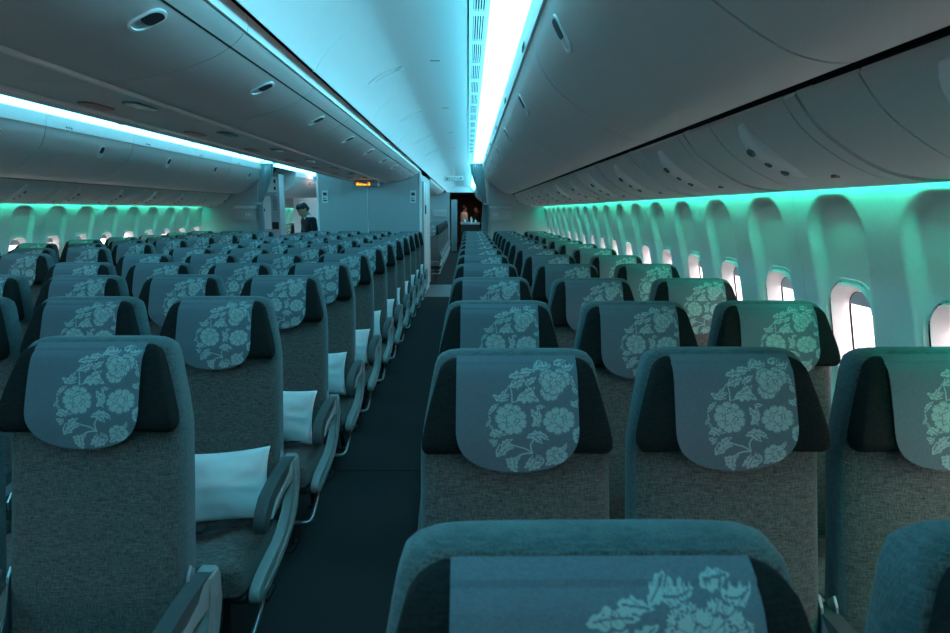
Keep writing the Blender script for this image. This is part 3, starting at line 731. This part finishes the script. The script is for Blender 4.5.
# floral figure, drawn in cover coordinates: u 0..1 left to right, v 0..1 top to bottom (aspect .265 x .262 m)
def floral(U, V):
    A = np.zeros_like(U)
    px = U * 515 + 10; py = V * 483 + 95
    def add(m): A[m] = 1
    def cut(m): A[m] = 0
    def flower(cx, cy, r, n=9, ph=0.0, sq=1.0):
        dx, dy = px - cx, (py - cy) / sq; d = np.hypot(dx, dy); th = np.arctan2(dy, dx) + ph
        ph_ = n * th / 2
        edge = r * (.80 + .20 * np.abs(np.sin(ph_)) ** .45 - .07 * (np.abs(np.cos(ph_)) < .16) + .045 * np.sin(5 * n * th + 1) + .05 * np.sin(2 * th + ph))
        cut(d < edge + 4); add(d < edge)
        g = np.abs(np.sin(ph_)) < .030 * r / np.maximum(d, 6) * n / 4
        cut(g & (d > r * (.42 + .08 * np.sin(th * 3))))
        g2 = np.abs(np.sin(ph_ + .9 + .25 * np.sin(d * .12))) < .016 * r / np.maximum(d, 6) * n / 4
        cut(g2 & (d > r * .62) & (d < edge * .86))
        for k, (rr, m) in enumerate(((.50, 7), (.30, 5))):
            ring = rr * r * (1 + .14 * np.sin(m * th + k * 1.7)); cut((np.abs(d - ring) < 2.0) & (np.sin(m * th * .5 + k) > -.55))
        cut((np.abs(np.sin((n + 2) * th / 2 + .6)) < .07) & (d > r * .30) & (d < r * .48))
        add(d < r * .10)
    def leaf(x0, y0, x1, y1, w, bend=0.0, vein=True, teeth=True):
        L = math.hypot(x1 - x0, y1 - y0); ex, ey = (x1 - x0) / L, (y1 - y0) / L
        s = ((px - x0) * ex + (py - y0) * ey) / L; t = -(px - x0) * ey + (py - y0) * ex - bend * L * np.sin(np.pi * np.clip(s, 0, 1))
        pr = np.sin(np.pi * np.clip(s, 0, 1) ** .8) * w
        if teeth: pr = pr * (1 + .22 * np.sin(s * 22 + np.sign(t) * .8))
        m = (s > 0) & (s < 1) & (np.abs(t) < pr); add(m)
        if vein: cut((s > .12) & (s < .86) & (np.abs(t) < 1.6)); 
        if vein: cut((s > .2) & (s < .8) & (np.abs(np.sin(s * 13 - np.abs(t) * .13)) < .12) & (np.abs(t) < pr * .7) & (w > 13))
    def stem(pts, w=3.6):
        P = smooth_pts([(*p, 0) for p in pts], 10)
        for a, b_ in zip(P, P[1:]):
            dx, dy = b_[0] - a[0], b_[1] - a[1]; l2 = dx * dx + dy * dy + 1e-6
            s = np.clip(((px - a[0]) * dx + (py - a[1]) * dy) / l2, 0, 1)
            add(np.hypot(px - a[0] - s * dx, py - a[1] - s * dy) < w / 2 + .6)
    # stems
    stem([(245, 272), (246, 240), (240, 205), (250, 180)]); stem([(245, 272), (275, 262), (320, 232), (300, 180)]); stem([(330, 490), (300, 470), (262, 458), (215, 440)], 5)
    stem([(330, 490), (322, 455), (335, 430)], 5); stem([(330, 490), (290, 494), (262, 515), (250, 560)], 6); stem([(185, 505), (180, 480), (195, 450)], 5)
    stem([(140, 370), (152, 352), (150, 330)]); stem([(235, 200), (215, 235), (200, 262)])
    # top sprays and leaves
    leaf(232, 165, 322, 158, 15, -.05); leaf(240, 205, 300, 172, 16, .1); leaf(285, 138, 345, 145, 10); leaf(335, 140, 372, 108, 10); leaf(352, 128, 415, 120, 14, .1)
    leaf(300, 200, 350, 165, 13); leaf(265, 258, 362, 268, 27, -.18); leaf(285, 240, 345, 205, 14, .1); leaf(425, 118, 480, 112, 9); leaf(455, 128, 512, 118, 12, .15)
    leaf(478, 148, 514, 205, 14, .1); leaf(500, 205, 518, 240, 8)
    flower(452, 172, 40, 6, .2); flower(395, 172, 36, 6, .9); flower(408, 222, 44, 7, 1.1); flower(420, 192, 50, 8, .3, 1.0)
    # left sprays
    leaf(165, 240, 232, 262, 12, .1); leaf(190, 268, 222, 215, 10); leaf(205, 250, 240, 238, 8); leaf(150, 310, 190, 275, 9); leaf(148, 322, 170, 290, 7); leaf(136, 368, 160, 345, 6)
    leaf(150, 365, 168, 385, 6); leaf(150, 408, 222, 408, 16, -.08); leaf(160, 385, 205, 415, 10); leaf(150, 430, 186, 445, 9); leaf(165, 460, 185, 428, 9)
    flower(241, 342, 66, 9, 0)
    # middle bud
    leaf(330, 375, 352, 290, 15, .15); leaf(325, 300, 372, 350, 12, .1); leaf(345, 292, 385, 290, 8); leaf(340, 350, 362, 378, 8)
    flower(440, 348, 64, 9, .8, .92)
    leaf(490, 268, 520, 292, 10); leaf(500, 285, 524, 258, 7)
    # lower
    leaf(178, 505, 232, 432, 15, .12); leaf(200, 470, 250, 425, 14, -.1); leaf(215, 470, 262, 455, 10); leaf(305, 420, 395, 415, 16, -.12); leaf(330, 405, 372, 447, 14); leaf(362, 402, 398, 432, 10)
    leaf(218, 520, 282, 505, 16, .2); leaf(225, 530, 262, 580, 16, -.1); leaf(258, 505, 268, 578, 13, .1); leaf(298, 560, 330, 498, 12, .1); leaf(308, 545, 382, 528, 18, .12); leaf(318, 572, 352, 500, 11); leaf(380, 525, 345, 495, 8)
    flower(430, 500, 44, 7, .5, 1.0); leaf(385, 545, 425, 515, 12); leaf(455, 480, 472, 440, 8)
    flower(528, 412, 34, 6, 0, 1.2)
    A[U < .02] = 0; A[V < .015] = 0
    return A
def cover_bm(nu, nv):
    bm = bmesh.new(); hw0 = .1325; zt, zb = 1.161, .926
    us = np.linspace(-1, 1, nu); vs = np.linspace(0, 1, nv)
    X = np.zeros((nv, nu)); Zs = np.zeros((nv, nu))
    for j, v in enumerate(vs):
        vv = v; c = .56
        hw = hw0 if vv < c else hw0 * (1 - ((vv - c) / (1 - c)) ** 2.6) ** (1 / 2.3) if vv < 1 else 0
        hw = max(hw * (1 - .015 * (1 - vv)), .03 if vv > .99 else .0)
        X[j] = us * hw; Zs[j] = zt + (zb - zt) * vv
    fl = floral((X + hw0) / (2 * hw0), (zt - Zs) / (zt - zb))
    lay = bm.verts.layers.float.new('floral'); G = []
    for j in range(nv):
        row = []
        for i in range(nu):
            x, z = float(X[j, i]), float(Zs[j, i])
            def yy_(q):
                q0 = min(max(q, .985), 1.150)
                return hr_front(x, q0) + (max(0, q - 1.150)) * 2.2 + max(0, .985 - q) * -.02
            y = sum(yy_(z + k * .006) for k in (-2, -1, 0, 1, 2)) / 5 - .0055
            v = bm.verts.new((x, y, z + (.004 if z > 1.150 else 0))); v[lay] = float(fl[j, i]); row.append(v)
        G.append(row)
    for A, B in zip(G, G[1:]):
        for i in range(nu - 1): bm.faces.new((A[i], B[i], B[i + 1], A[i + 1]))
    return bm
def cushion_bm():
    bm = bmesh.new(); box(bm, -.212, .212, -.415, .03, .300, .412, .030, 5)
    for v in bm.verts:
        x, y, z = v.co
        if z > .39: v.co.z += .012 * (1 - (x / .22) ** 2) + .010 * math.exp(-((y + .36) / .08) ** 2)
        if z < .33 and y < -.35: v.co.y += .02
        v.co.z -= .035 * (y + .415) / .445
    return bm
def armrest_pad_bm():
    bm = bmesh.new()
    o = [(.118, .612), (.06, .622), (-.05, .622), (-.18, .612), (-.28, .596), (-.335, .572), (-.360, .535), (-.362, .500), (-.345, .478), (-.318, .475), (-.300, .495), (-.285, .528), (-.24, .556), (-.16, .572), (-.05, .580), (.118, .578)]
    o = [(p[0] if p[0] > 0 else p[0] * .80, p[1] if p[1] > .58 else .58 - (.58 - p[1]) * .82) for p in smooth_pts([(*q, 0) for q in o], 2)]
    prism(bm, o, -.020, .020, 'x', .006, 3); return bm
def armrest_cap_bm():
    bm = bmesh.new()
    o = [(.122, .618), (.03, .618), (.0, .588), (-.07, .578), (-.13, .565), (-.18, .540), (-.205, .515), (-.175, .520), (-.12, .538), (-.06, .548), (.04, .548), (.07, .53), (.12, .53)]
    prism(bm, o, -.0205, .0205, 'x', .004, 2); return bm
def side_panel_bm():
    bm = bmesh.new()
    o = [(.122, .612), (.132, .56), (.122, .49), (.085, .425), (.02, .385), (-.08, .352), (-.22, .328), (-.34, .318), (-.385, .324), (-.398, .348), (-.382, .372), (-.33, .384), (-.20, .398), (-.09, .410), (-.01, .455), (.04, .51), (.058, .565), (.062, .612)]
    o = [(p[0], p[1]) for p in smooth_pts([(*q, 0) for q in o], 2)]
    prism(bm, o, -.017, .017, 'x', .006, 3)
    o2 = [(.10, .55), (.10, .50), (.065, .44), (.0, .392), (-.10, .366), (-.24, .344), (-.34, .336), (-.34, .346), (-.24, .356), (-.10, .379), (-.01, .41), (.05, .46), (.08, .51), (.085, .55)]
    prism(bm, o2, -.020, .020, 'x'); return bm
def bracket_bm(s):
    bm = bmesh.new()
    prism(bm, [(-.03, .43), (.03, .43), (.065, .50), (.075, .60), (.055, .62), (.040, .60), (.015, .51), (-.03, .46)], *( (.2135, .2215) if s > 0 else (-.2215, -.2135)), 'x', .002); return bm
def leg_bm(x, front):
    bm = bmesh.new(); pts = [(x, -.27, .28), (x, -.30, .18), (x, -.34, .03)] if front else [(x, -.02, .28), (x, .03, .18), (x, .10, .03)]
    tube(bm, pts, .014, 8); box(bm, x - .022, x + .022, pts[-1][1] - .05, pts[-1][1] + .05, 0.0005, .034, .006); return bm
def seat_pan_bm():
    bm = bmesh.new(); box(bm, -.212, .212, -.37, .02, .275, .300, .008)
    tube(bm, [(-.233, -.27, .275), (.233, -.27, .275)], .018); tube(bm, [(-.233, -.03, .275), (.233, -.03, .275)], .018); return bm
def bar_bm(end):
    bm = bmesh.new()
    if end == 0: pts = [(-.235, -.38, .155), (.235, -.38, .155)]
    else:
        pts = [(-.235, -.38, .155), (.12, -.38, .155), (.185, -.38, .155), (.213, -.37, .157), (.222, -.34, .17), (.225, -.26, .22), (.225, -.23, .26), (.225, -.225, .275)]
        pts = [(end * p[0], p[1], p[2]) for p in pts]
        pts = [tuple(p) for p in smooth_pts(pts, 3)]
    tube(bm, pts, .0085, 8); return bm
def belt_bm():
    bm = bmesh.new()
    for s in (-1, 1):
        P = [(s * .205, -.02, .42), (s * .15, -.10, .433), (s * .08, -.17, .438), (s * .02, -.20, .438)]
        for a, b_ in zip(P, P[1:]):
            q = [bm.verts.new(v) for v in ((a[0], a[1] - .022, a[2]), (a[0], a[1] + .022, a[2]), (b_[0], b_[1] + .022, b_[2]), (b_[0], b_[1] - .022, b_[2]))]; bm.faces.new(q)
    box(bm, -.03, .03, -.228, -.172, .436, .448, .004); return bm

def make(kind, lod):
    """kind: 'L' aisle on image-left, 'R' aisle on image-right, 'M' none"""
    t = thing('airline_seat', 'x', 'seat')
    shared = PARTS.setdefault(lod, {})
    def part(key, name, fn, m, parent, smooth=True, ang=45):
        if key not in shared:
            o = link(name, fn(), m, parent, smooth, ang); shared[key] = o.data
        else:
            o = bpy.data.objects.new(name, shared[key]); COL.objects.link(o); o.parent = parent
        return o
    part('pan', 'seat_pan', seat_pan_bm, 'black', t)
    part('cush', 'seat_cushion', cushion_bm, 'seat', t)
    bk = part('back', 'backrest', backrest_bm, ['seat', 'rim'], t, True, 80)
    h = part('head', 'headrest', headrest_bm, 'wing', t, True, 80)
    part('cover', 'headrest_cover', lambda: cover_bm(*((270, 280) if lod == 0 else (90, 100) if lod == 1 else (44, 48))), 'cover', h, True, None)
    if lod < 2:
        part('belt', 'seat_belt', belt_bm, 'black', t, False)
    for s in (-1, 1): part('br%d' % s, 'recline_bracket', (lambda s=s: bracket_bm(s)), 'metal', t, False)
    sides = [1] + ([-1] if kind in ('L', 'F') else [])
    for s in sides:
        a = part('pad', 'armrest', armrest_pad_bm, 'armdark', t, True, 45); a.location = (s * .237, 0, -.035)
        part('cap', 'armrest_trim', armrest_cap_bm, 'armgrey', a, True, 45)
    if kind in 'LR':
        e = part('side', 'side_panel', side_panel_bm, 'armgrey', t, True, 45); e.location = (.245 if kind == 'R' else -.245, 0, -.033)
    ee = {'L': -1, 'R': 1}.get(kind, 0)
    part('bar%d' % ee, 'luggage_bar', lambda: bar_bm(ee), 'metal', t, True, 60)
    lx = {'L': -.12, 'R': .12}.get(kind, .0)
    part('lf%.2f' % lx, 'leg', lambda: leg_bm(lx, True), 'black', t, True, 60); part('lr%.2f' % lx, 'leg', lambda: leg_bm(lx, False), 'black', t, True, 60)
    return t
PARTS = {}; PROTO = {}
SP, PITCH = .47, .80
def place(kind, lod, x, y, label, group, dz=0, rx=0):
    key = (kind, lod)
    if key not in PROTO:
        t = make(kind, lod); PROTO[key] = (t, tree_of(t)); t.location = (x, y, dz); t['label'] = label; t['group'] = group
    else:
        t = copy_tree(*PROTO[key], (x, y, dz), label, group)
    return t
RX = [.105, .575, 1.045]
CXs = [-1.612 + k * .475 for k in (-1.5, -.5, .5, 1.5)]
LX = [2 * CX - x - .06 for x in RX][::-1]
posn = {'R': ['aisle', 'middle', 'window'], 'C': ['far left', 'inner left', 'inner right', 'right-hand aisle'], 'L': ['window', 'middle', 'aisle']}
blk = {'R': 'right block', 'C': 'centre block', 'L': 'left block'}
kinds = {'R': ['L', 'M', 'M'], 'C': ['L', 'M', 'M', 'R'], 'L': ['F', 'M', 'R']}
Dtop = 1.43
for r in range(0, 13):
    for b_, xs in (('R', RX), ('C', CXs), ('L', LX)):
        for i, x in enumerate(xs):
            d = Dtop + (r - 1) * PITCH
            if b_ == 'C': d += .14
            if b_ == 'L': d += .20
            y = d - .12
            # leave out what the photo cannot show
            zc = max(d, .3); px = 468 + x * 660 / zc; hwp = .25 * 660 / zc
            if px + hwp < -30 or px - hwp > 985: continue
            if r == 0 and b_ != 'R': continue
            if r == 0: x += .01; y += .06 - .15
            lod = 0 if r <= 3 else 1 if r <= 6 else 2
            place(kinds[b_][i], lod, x, y, 'grey airline seat with floral headrest cover, %s seat of the %s, %s row' % (posn[b_][i], blk[b_], ORD[r]), 'economy seats of the ' + blk[b_], dz=(-.004 if r == 0 else -.018 + random.uniform(-.003, .003)))
for k in range(9):
    for x, w in ((CXs[3] + .03, 'aisle'),):
        place('R', 2, x + .05, 14.3 + k * .8, 'distant airline seat seen past the centre partition, %s behind it beside the right aisle' % ORD[k], 'seats of the far cabin')
for k in range(4):
    place('F', 2, LX[0], 15.2 + k * .8, 'distant airline seat under the far left windows, %s beyond the galley' % ORD[k], 'window seats of the far cabin')

# ------------------------------------------------------------------ pillows on the centre aisle seats
def pillow_bm():
    bm = bmesh.new(); N = 30; top = []; bot = []
    rnd = random.Random(3)
    for j in range(N + 1):
        a, b_ = [], []
        for i in range(N + 1):
            u, v = i / N * 2 - 1, j / N * 2 - 1
            x = u * .178 * (1 - .10 * (1 - u * u) * 0 - .09 * (1 - abs(v) ** 2) * abs(u) ** 3); z = v * .127 * (1 - .10 * (1 - abs(u) ** 2) * abs(v) ** 3)
            h = .050 * ((1 - u * u) * (1 - v * v)) ** .42
            cr = max(abs(u), abs(v)); wr = (.0045 * math.sin(3.2 * u + 2.1 * v + 1) + .0035 * cr ** 2 * math.sin(11 * math.atan2(v, u) + 2 * u) + .0026 * math.sin(5 * (u - .6 * v) + 1.5 * math.sin(3 * v + 1)) + .0008 * math.sin(13 * (v + .5 * u * u))) * (1 - u * u) ** .6 * (1 - v * v) ** .6 * 1.7
            a.append(bm.verts.new((x, -h - wr, z))); b_.append(bm.verts.new((x, h, z)) if 0 < i < N and 0 < j < N else a[-1])
        top.append(a); bot.append(b_)
    for G in (top, bot):
        for j in range(N):
            for i in range(N):
                try: bm.faces.new((G[j][i], G[j][i + 1], G[j + 1][i + 1], G[j + 1][i]))
                except ValueError: pass
    return bm
p0 = None
for r in range(1, 13):
    d = Dtop + (r - 1) * PITCH + .14
    if r == 1: continue
    lab = 'white pillow leaning on the aisle seat of the centre block, %s row' % ORD[r]
    if p0 is None: p0 = link('pillow', pillow_bm(), 'pillow', None, True); o = p0
    else: o = p0.copy(); COL.objects.link(o)
    tag(o, lab, 'pillow', 'pillows on the centre aisle seats')
    o.location = (CXs[3] + .022 + random.uniform(-.015, .02), d - .12 - .088, .522); o.rotation_euler = (R(-13), R(random.uniform(-4, 4)), R(random.uniform(-6, 14)))

# ------------------------------------------------------------------ people
def person(loc, rz, label, top_m, leg_m, hgt=1.66, bow=0.0, collar=True, arms='down'):
    t = thing('person', label, 'person', loc, rz); k = hgt / 1.70
    def skinmesh(name, verts, edges, radii, m, parent, sub=2):
        me = bpy.data.meshes.new(name); me.from_pydata([tuple(c * k for c in v) for v in verts], edges, []); me.materials.append(M[m])
        o = bpy.data.objects.new(name, me); COL.objects.link(o); o.parent = parent
        sk = o.modifiers.new('skin', 'SKIN'); sk.use_smooth_shade = True
        for i, rr in enumerate(radii):
            me.skin_vertices[0].data[i].radius = (rr[0] * k, rr[1] * k) if isinstance(rr, tuple) else (rr * k, rr * k)
        me.skin_vertices[0].data[0].use_root = True
        s = o.modifiers.new('sub', 'SUBSURF'); s.levels = sub; s.render_levels = sub
        return o
    # faces -Y.  jacket / torso with sleeves
    V = [(0, .02, .92), (0, .02, 1.05), (0, .01, 1.20), (0, -.01, 1.33), (0, -.015, 1.42), (.16, 0, 1.37), (.225, .01, 1.18), (.24, -.03, .98), (.22, -.12, .90),
         (-.16, 0, 1.37), (-.225, .01, 1.18), (-.24, -.03, .98), (-.22, -.12, .90)]
    E = [(0, 1), (1, 2), (2, 3), (3, 4), (3, 5), (5, 6), (6, 7), (7, 8), (3, 9), (9, 10), (10, 11), (11, 12)]
    Rr = [(.17, .12), (.155, .11), (.165, .115), (.15, .10), (.075, .07), (.075, .07), (.058, .058), (.048, .048), (.042, .042), (.075, .07), (.058, .058), (.048, .048), (.042, .042)]
    body = skinmesh('torso', V, E, Rr, top_m, t)
    V = [(0, .02, .93), (.09, .02, .86), (.10, 0, .50), (.10, .03, .10), (.10, -.06, .05), (-.09, .02, .86), (-.10, 0, .50), (-.10, .03, .10), (-.10, -.06, .05)]
    skinmesh('trousers', V, [(0, 1), (1, 2), (2, 3), (3, 4), (0, 5), (5, 6), (6, 7), (7, 8)], [(.14, .11), .09, .062, .045, .04, .09, .062, .045, .04], leg_m, t)
    # hands with fingers
    for s in (-1, 1):
        V = [(s * .22, -.14, .89), (s * .215, -.19, .865)]; E = [(0, 1)]; Rr = [.026, (.036, .018)]
        for f in range(4):
            b_ = len(V); ox = (f - 1.5) * .018; V += [(s * .215 + ox, -.235, .85), (s * .215 + ox, -.265 - .006 * (1.5 - abs(f - 1.5)), .825), (s * .215 + ox, -.272, .80)]
            E += [(1, b_), (b_, b_ + 1), (b_ + 1, b_ + 2)]; Rr += [.0095, .0088, .0075]
        b_ = len(V); V += [(s * .18, -.19, .855), (s * .165, -.215, .84)]; E += [(0, b_), (b_, b_ + 1)]; Rr += [.011, .009]
        skinmesh('hand', V, E, Rr, 'skin', t)
    # head group: bowed about the neck
    piv = Vector((0, -.01, 1.43)); Rm = Matrix.Rotation(bow, 4, 'X')
    def Hh(p): return (Rm @ (Vector(p) - piv) + piv) * k
    bm = bmesh.new(); rings = []
    prof = [(1.40, .060, .060, .0), (1.46, .056, .058, -.005), (1.480, .052, .064, -.018), (1.495, .050, .082, -.030), (1.515, .060, .093, -.022), (1.54, .068, .097, -.012), (1.57, .073, .099, -.006), (1.60, .076, .101, 0), (1.63, .077, .102, .003), (1.66, .073, .097, .005), (1.685, .060, .080, .006), (1.70, .036, .050, .006), (1.704, .012, .016, .006)]
    for z, hx, hy, oy in prof: rings.append([Hh((hx * math.cos(a), oy + hy * math.sin(a), z)) for a in [2 * math.pi * q / 24 for q in range(24)]])
    loft(bm, rings)
    rings = []                                                       # nose
    for z, w, d in ((1.612, .008, .004), (1.59, .010, .012), (1.57, .014, .022), (1.558, .017, .024), (1.550, .012, .010)):
        rings.append([Hh((w * math.cos(a), -.100 - d * .5 + d * .9 * math.sin(a), z)) for a in [2 * math.pi * q / 10 for q in range(10)]])
    loft(bm, rings)
    for s in (-1, 1):                                                # ears
        rings = [[Hh((s * (.074 + dx), .008 + .018 * sc * math.cos(a), 1.585 + .030 * sc * math.sin(a))) for a in [2 * math.pi * q / 10 for q in range(10)]] for dx, sc in ((-.006, .8), (.006, 1.0), (.012, .8))]
        loft(bm, rings)
    head = link('head', bm, 'skin', t, True)
    for s in (-1, 1):
        bm = bmesh.new(); bmesh.ops.create_uvsphere(bm, u_segments=10, v_segments=8, radius=.012 * k, matrix=Matrix.Translation(Hh((s * .031, -.088, 1.602)))); link('eye', bm, 'eye', head, True)
        bm = bmesh.new(); bmesh.ops.create_uvsphere(bm, u_segments=8, v_segments=6, radius=.006 * k, matrix=Matrix.Translation(Hh((s * .031, -.0975, 1.602)))); link('iris', bm, 'hair', head, True)
        bm = bmesh.new(); tube(bm, [Hh((s * .016, -.102, 1.625)), Hh((s * .033, -.100, 1.630)), Hh((s * .050, -.086, 1.624))], .004 * k, 6); link('eyebrow', bm, 'hair', head, True)
    bm = bmesh.new(); tube(bm, [Hh((-.024, -.106, 1.530)), Hh((0, -.113, 1.529)), Hh((.024, -.106, 1.530))], .005 * k, 8); link('mouth', bm, 'lip', head, True)
    bm = bmesh.new(); rings = []
    for z, hx, hy, oy in ((1.53, .068, .062, .048), (1.56, .079, .080, .036), (1.60, .083, .092, .026), (1.635, .084, .100, .019), (1.67, .080, .106, .008), (1.70, .066, .088, .004), (1.720, .040, .054, .006), (1.726, .014, .02, .006)):
        rings.append([Hh((hx * math.cos(a) * (1 + .02 * math.sin(7 * a)), oy + hy * math.sin(a), z)) for a in [2 * math.pi * q / 24 for q in range(24)]])
    loft(bm, rings); link('hair', bm, 'hair', head, True)
    if collar:
        bm = bmesh.new(); rings = []
        for z, r0, r1 in ((1.385, .088, .086), (1.43, .071, .071), (1.462, .066, .067), (1.462, .060, .061)):
            rings.append([Vector((r0 * math.cos(a), -.008 + r1 * math.sin(a), z)) * k for a in [2 * math.pi * q / 20 for q in range(20)]])
        loft(bm, rings, cap=False); link('shirt_collar', bm, 'shirt', t, True)
    for s in (-1, 1):
        bm = bmesh.new(); box(bm, (s * .10 - .045) * k, (s * .10 + .045) * k, -.16 * k, .09 * k, 0.001, .07, .02, 3); link('shoe', bm, 'black', t, True)
    return t
person((-2.80, 11.75, -.0), R(-50), 'person in dark suit and white collar, head bowed, at the end of left aisle', 'suit', 'suit', 1.62, R(40))
person((-.16, 28.2, 0), R(120), 'person in a white shirt and dark trousers standing far down the right aisle', 'shirt', 'suit', 1.68, R(8), False)
person((.40, 28.6, 0), R(-80), 'person in dark clothes at the far right of the brown galley', 'suit', 'suit', 1.66, R(10), False)

# ------------------------------------------------------------------ outside
bm = bmesh.new(); box(bm, -300, 300, -200, 300, -4.6, -4.5); struct(link('ground', bm, 'tarmac'))
t = thing('airport_truck', 'grey service truck parked on the apron outside the nearest right window', 'truck', (21, 34, -4.5), R(20))
bm = bmesh.new(); box(bm, -3, 3, -1.2, 1.2, .8, 3.2, .08); link('cargo_box', bm, 'truckgrey', t)
bm = bmesh.new(); prism(bm, [(3.1, .6), (5.2, .6), (5.2, 1.5), (4.6, 2.5), (3.1, 2.5)], -1.1, 1.1, 'y', .05); link('cab', bm, 'truckgrey', t)
bm = bmesh.new(); prism(bm, [(4.0, 1.6), (5.0, 1.6), (4.6, 2.3), (4.0, 2.3)], -1.12, 1.12, 'y'); link('cab_window', bm, 'black', t)
for x in (-2, 4.2):
    for y in (-1.05, 1.05):
        bm = bmesh.new(); tube(bm, [(x, y - .15, .5), (x, y + .15, .5)], .5, 18); link('wheel', bm, 'black', t)
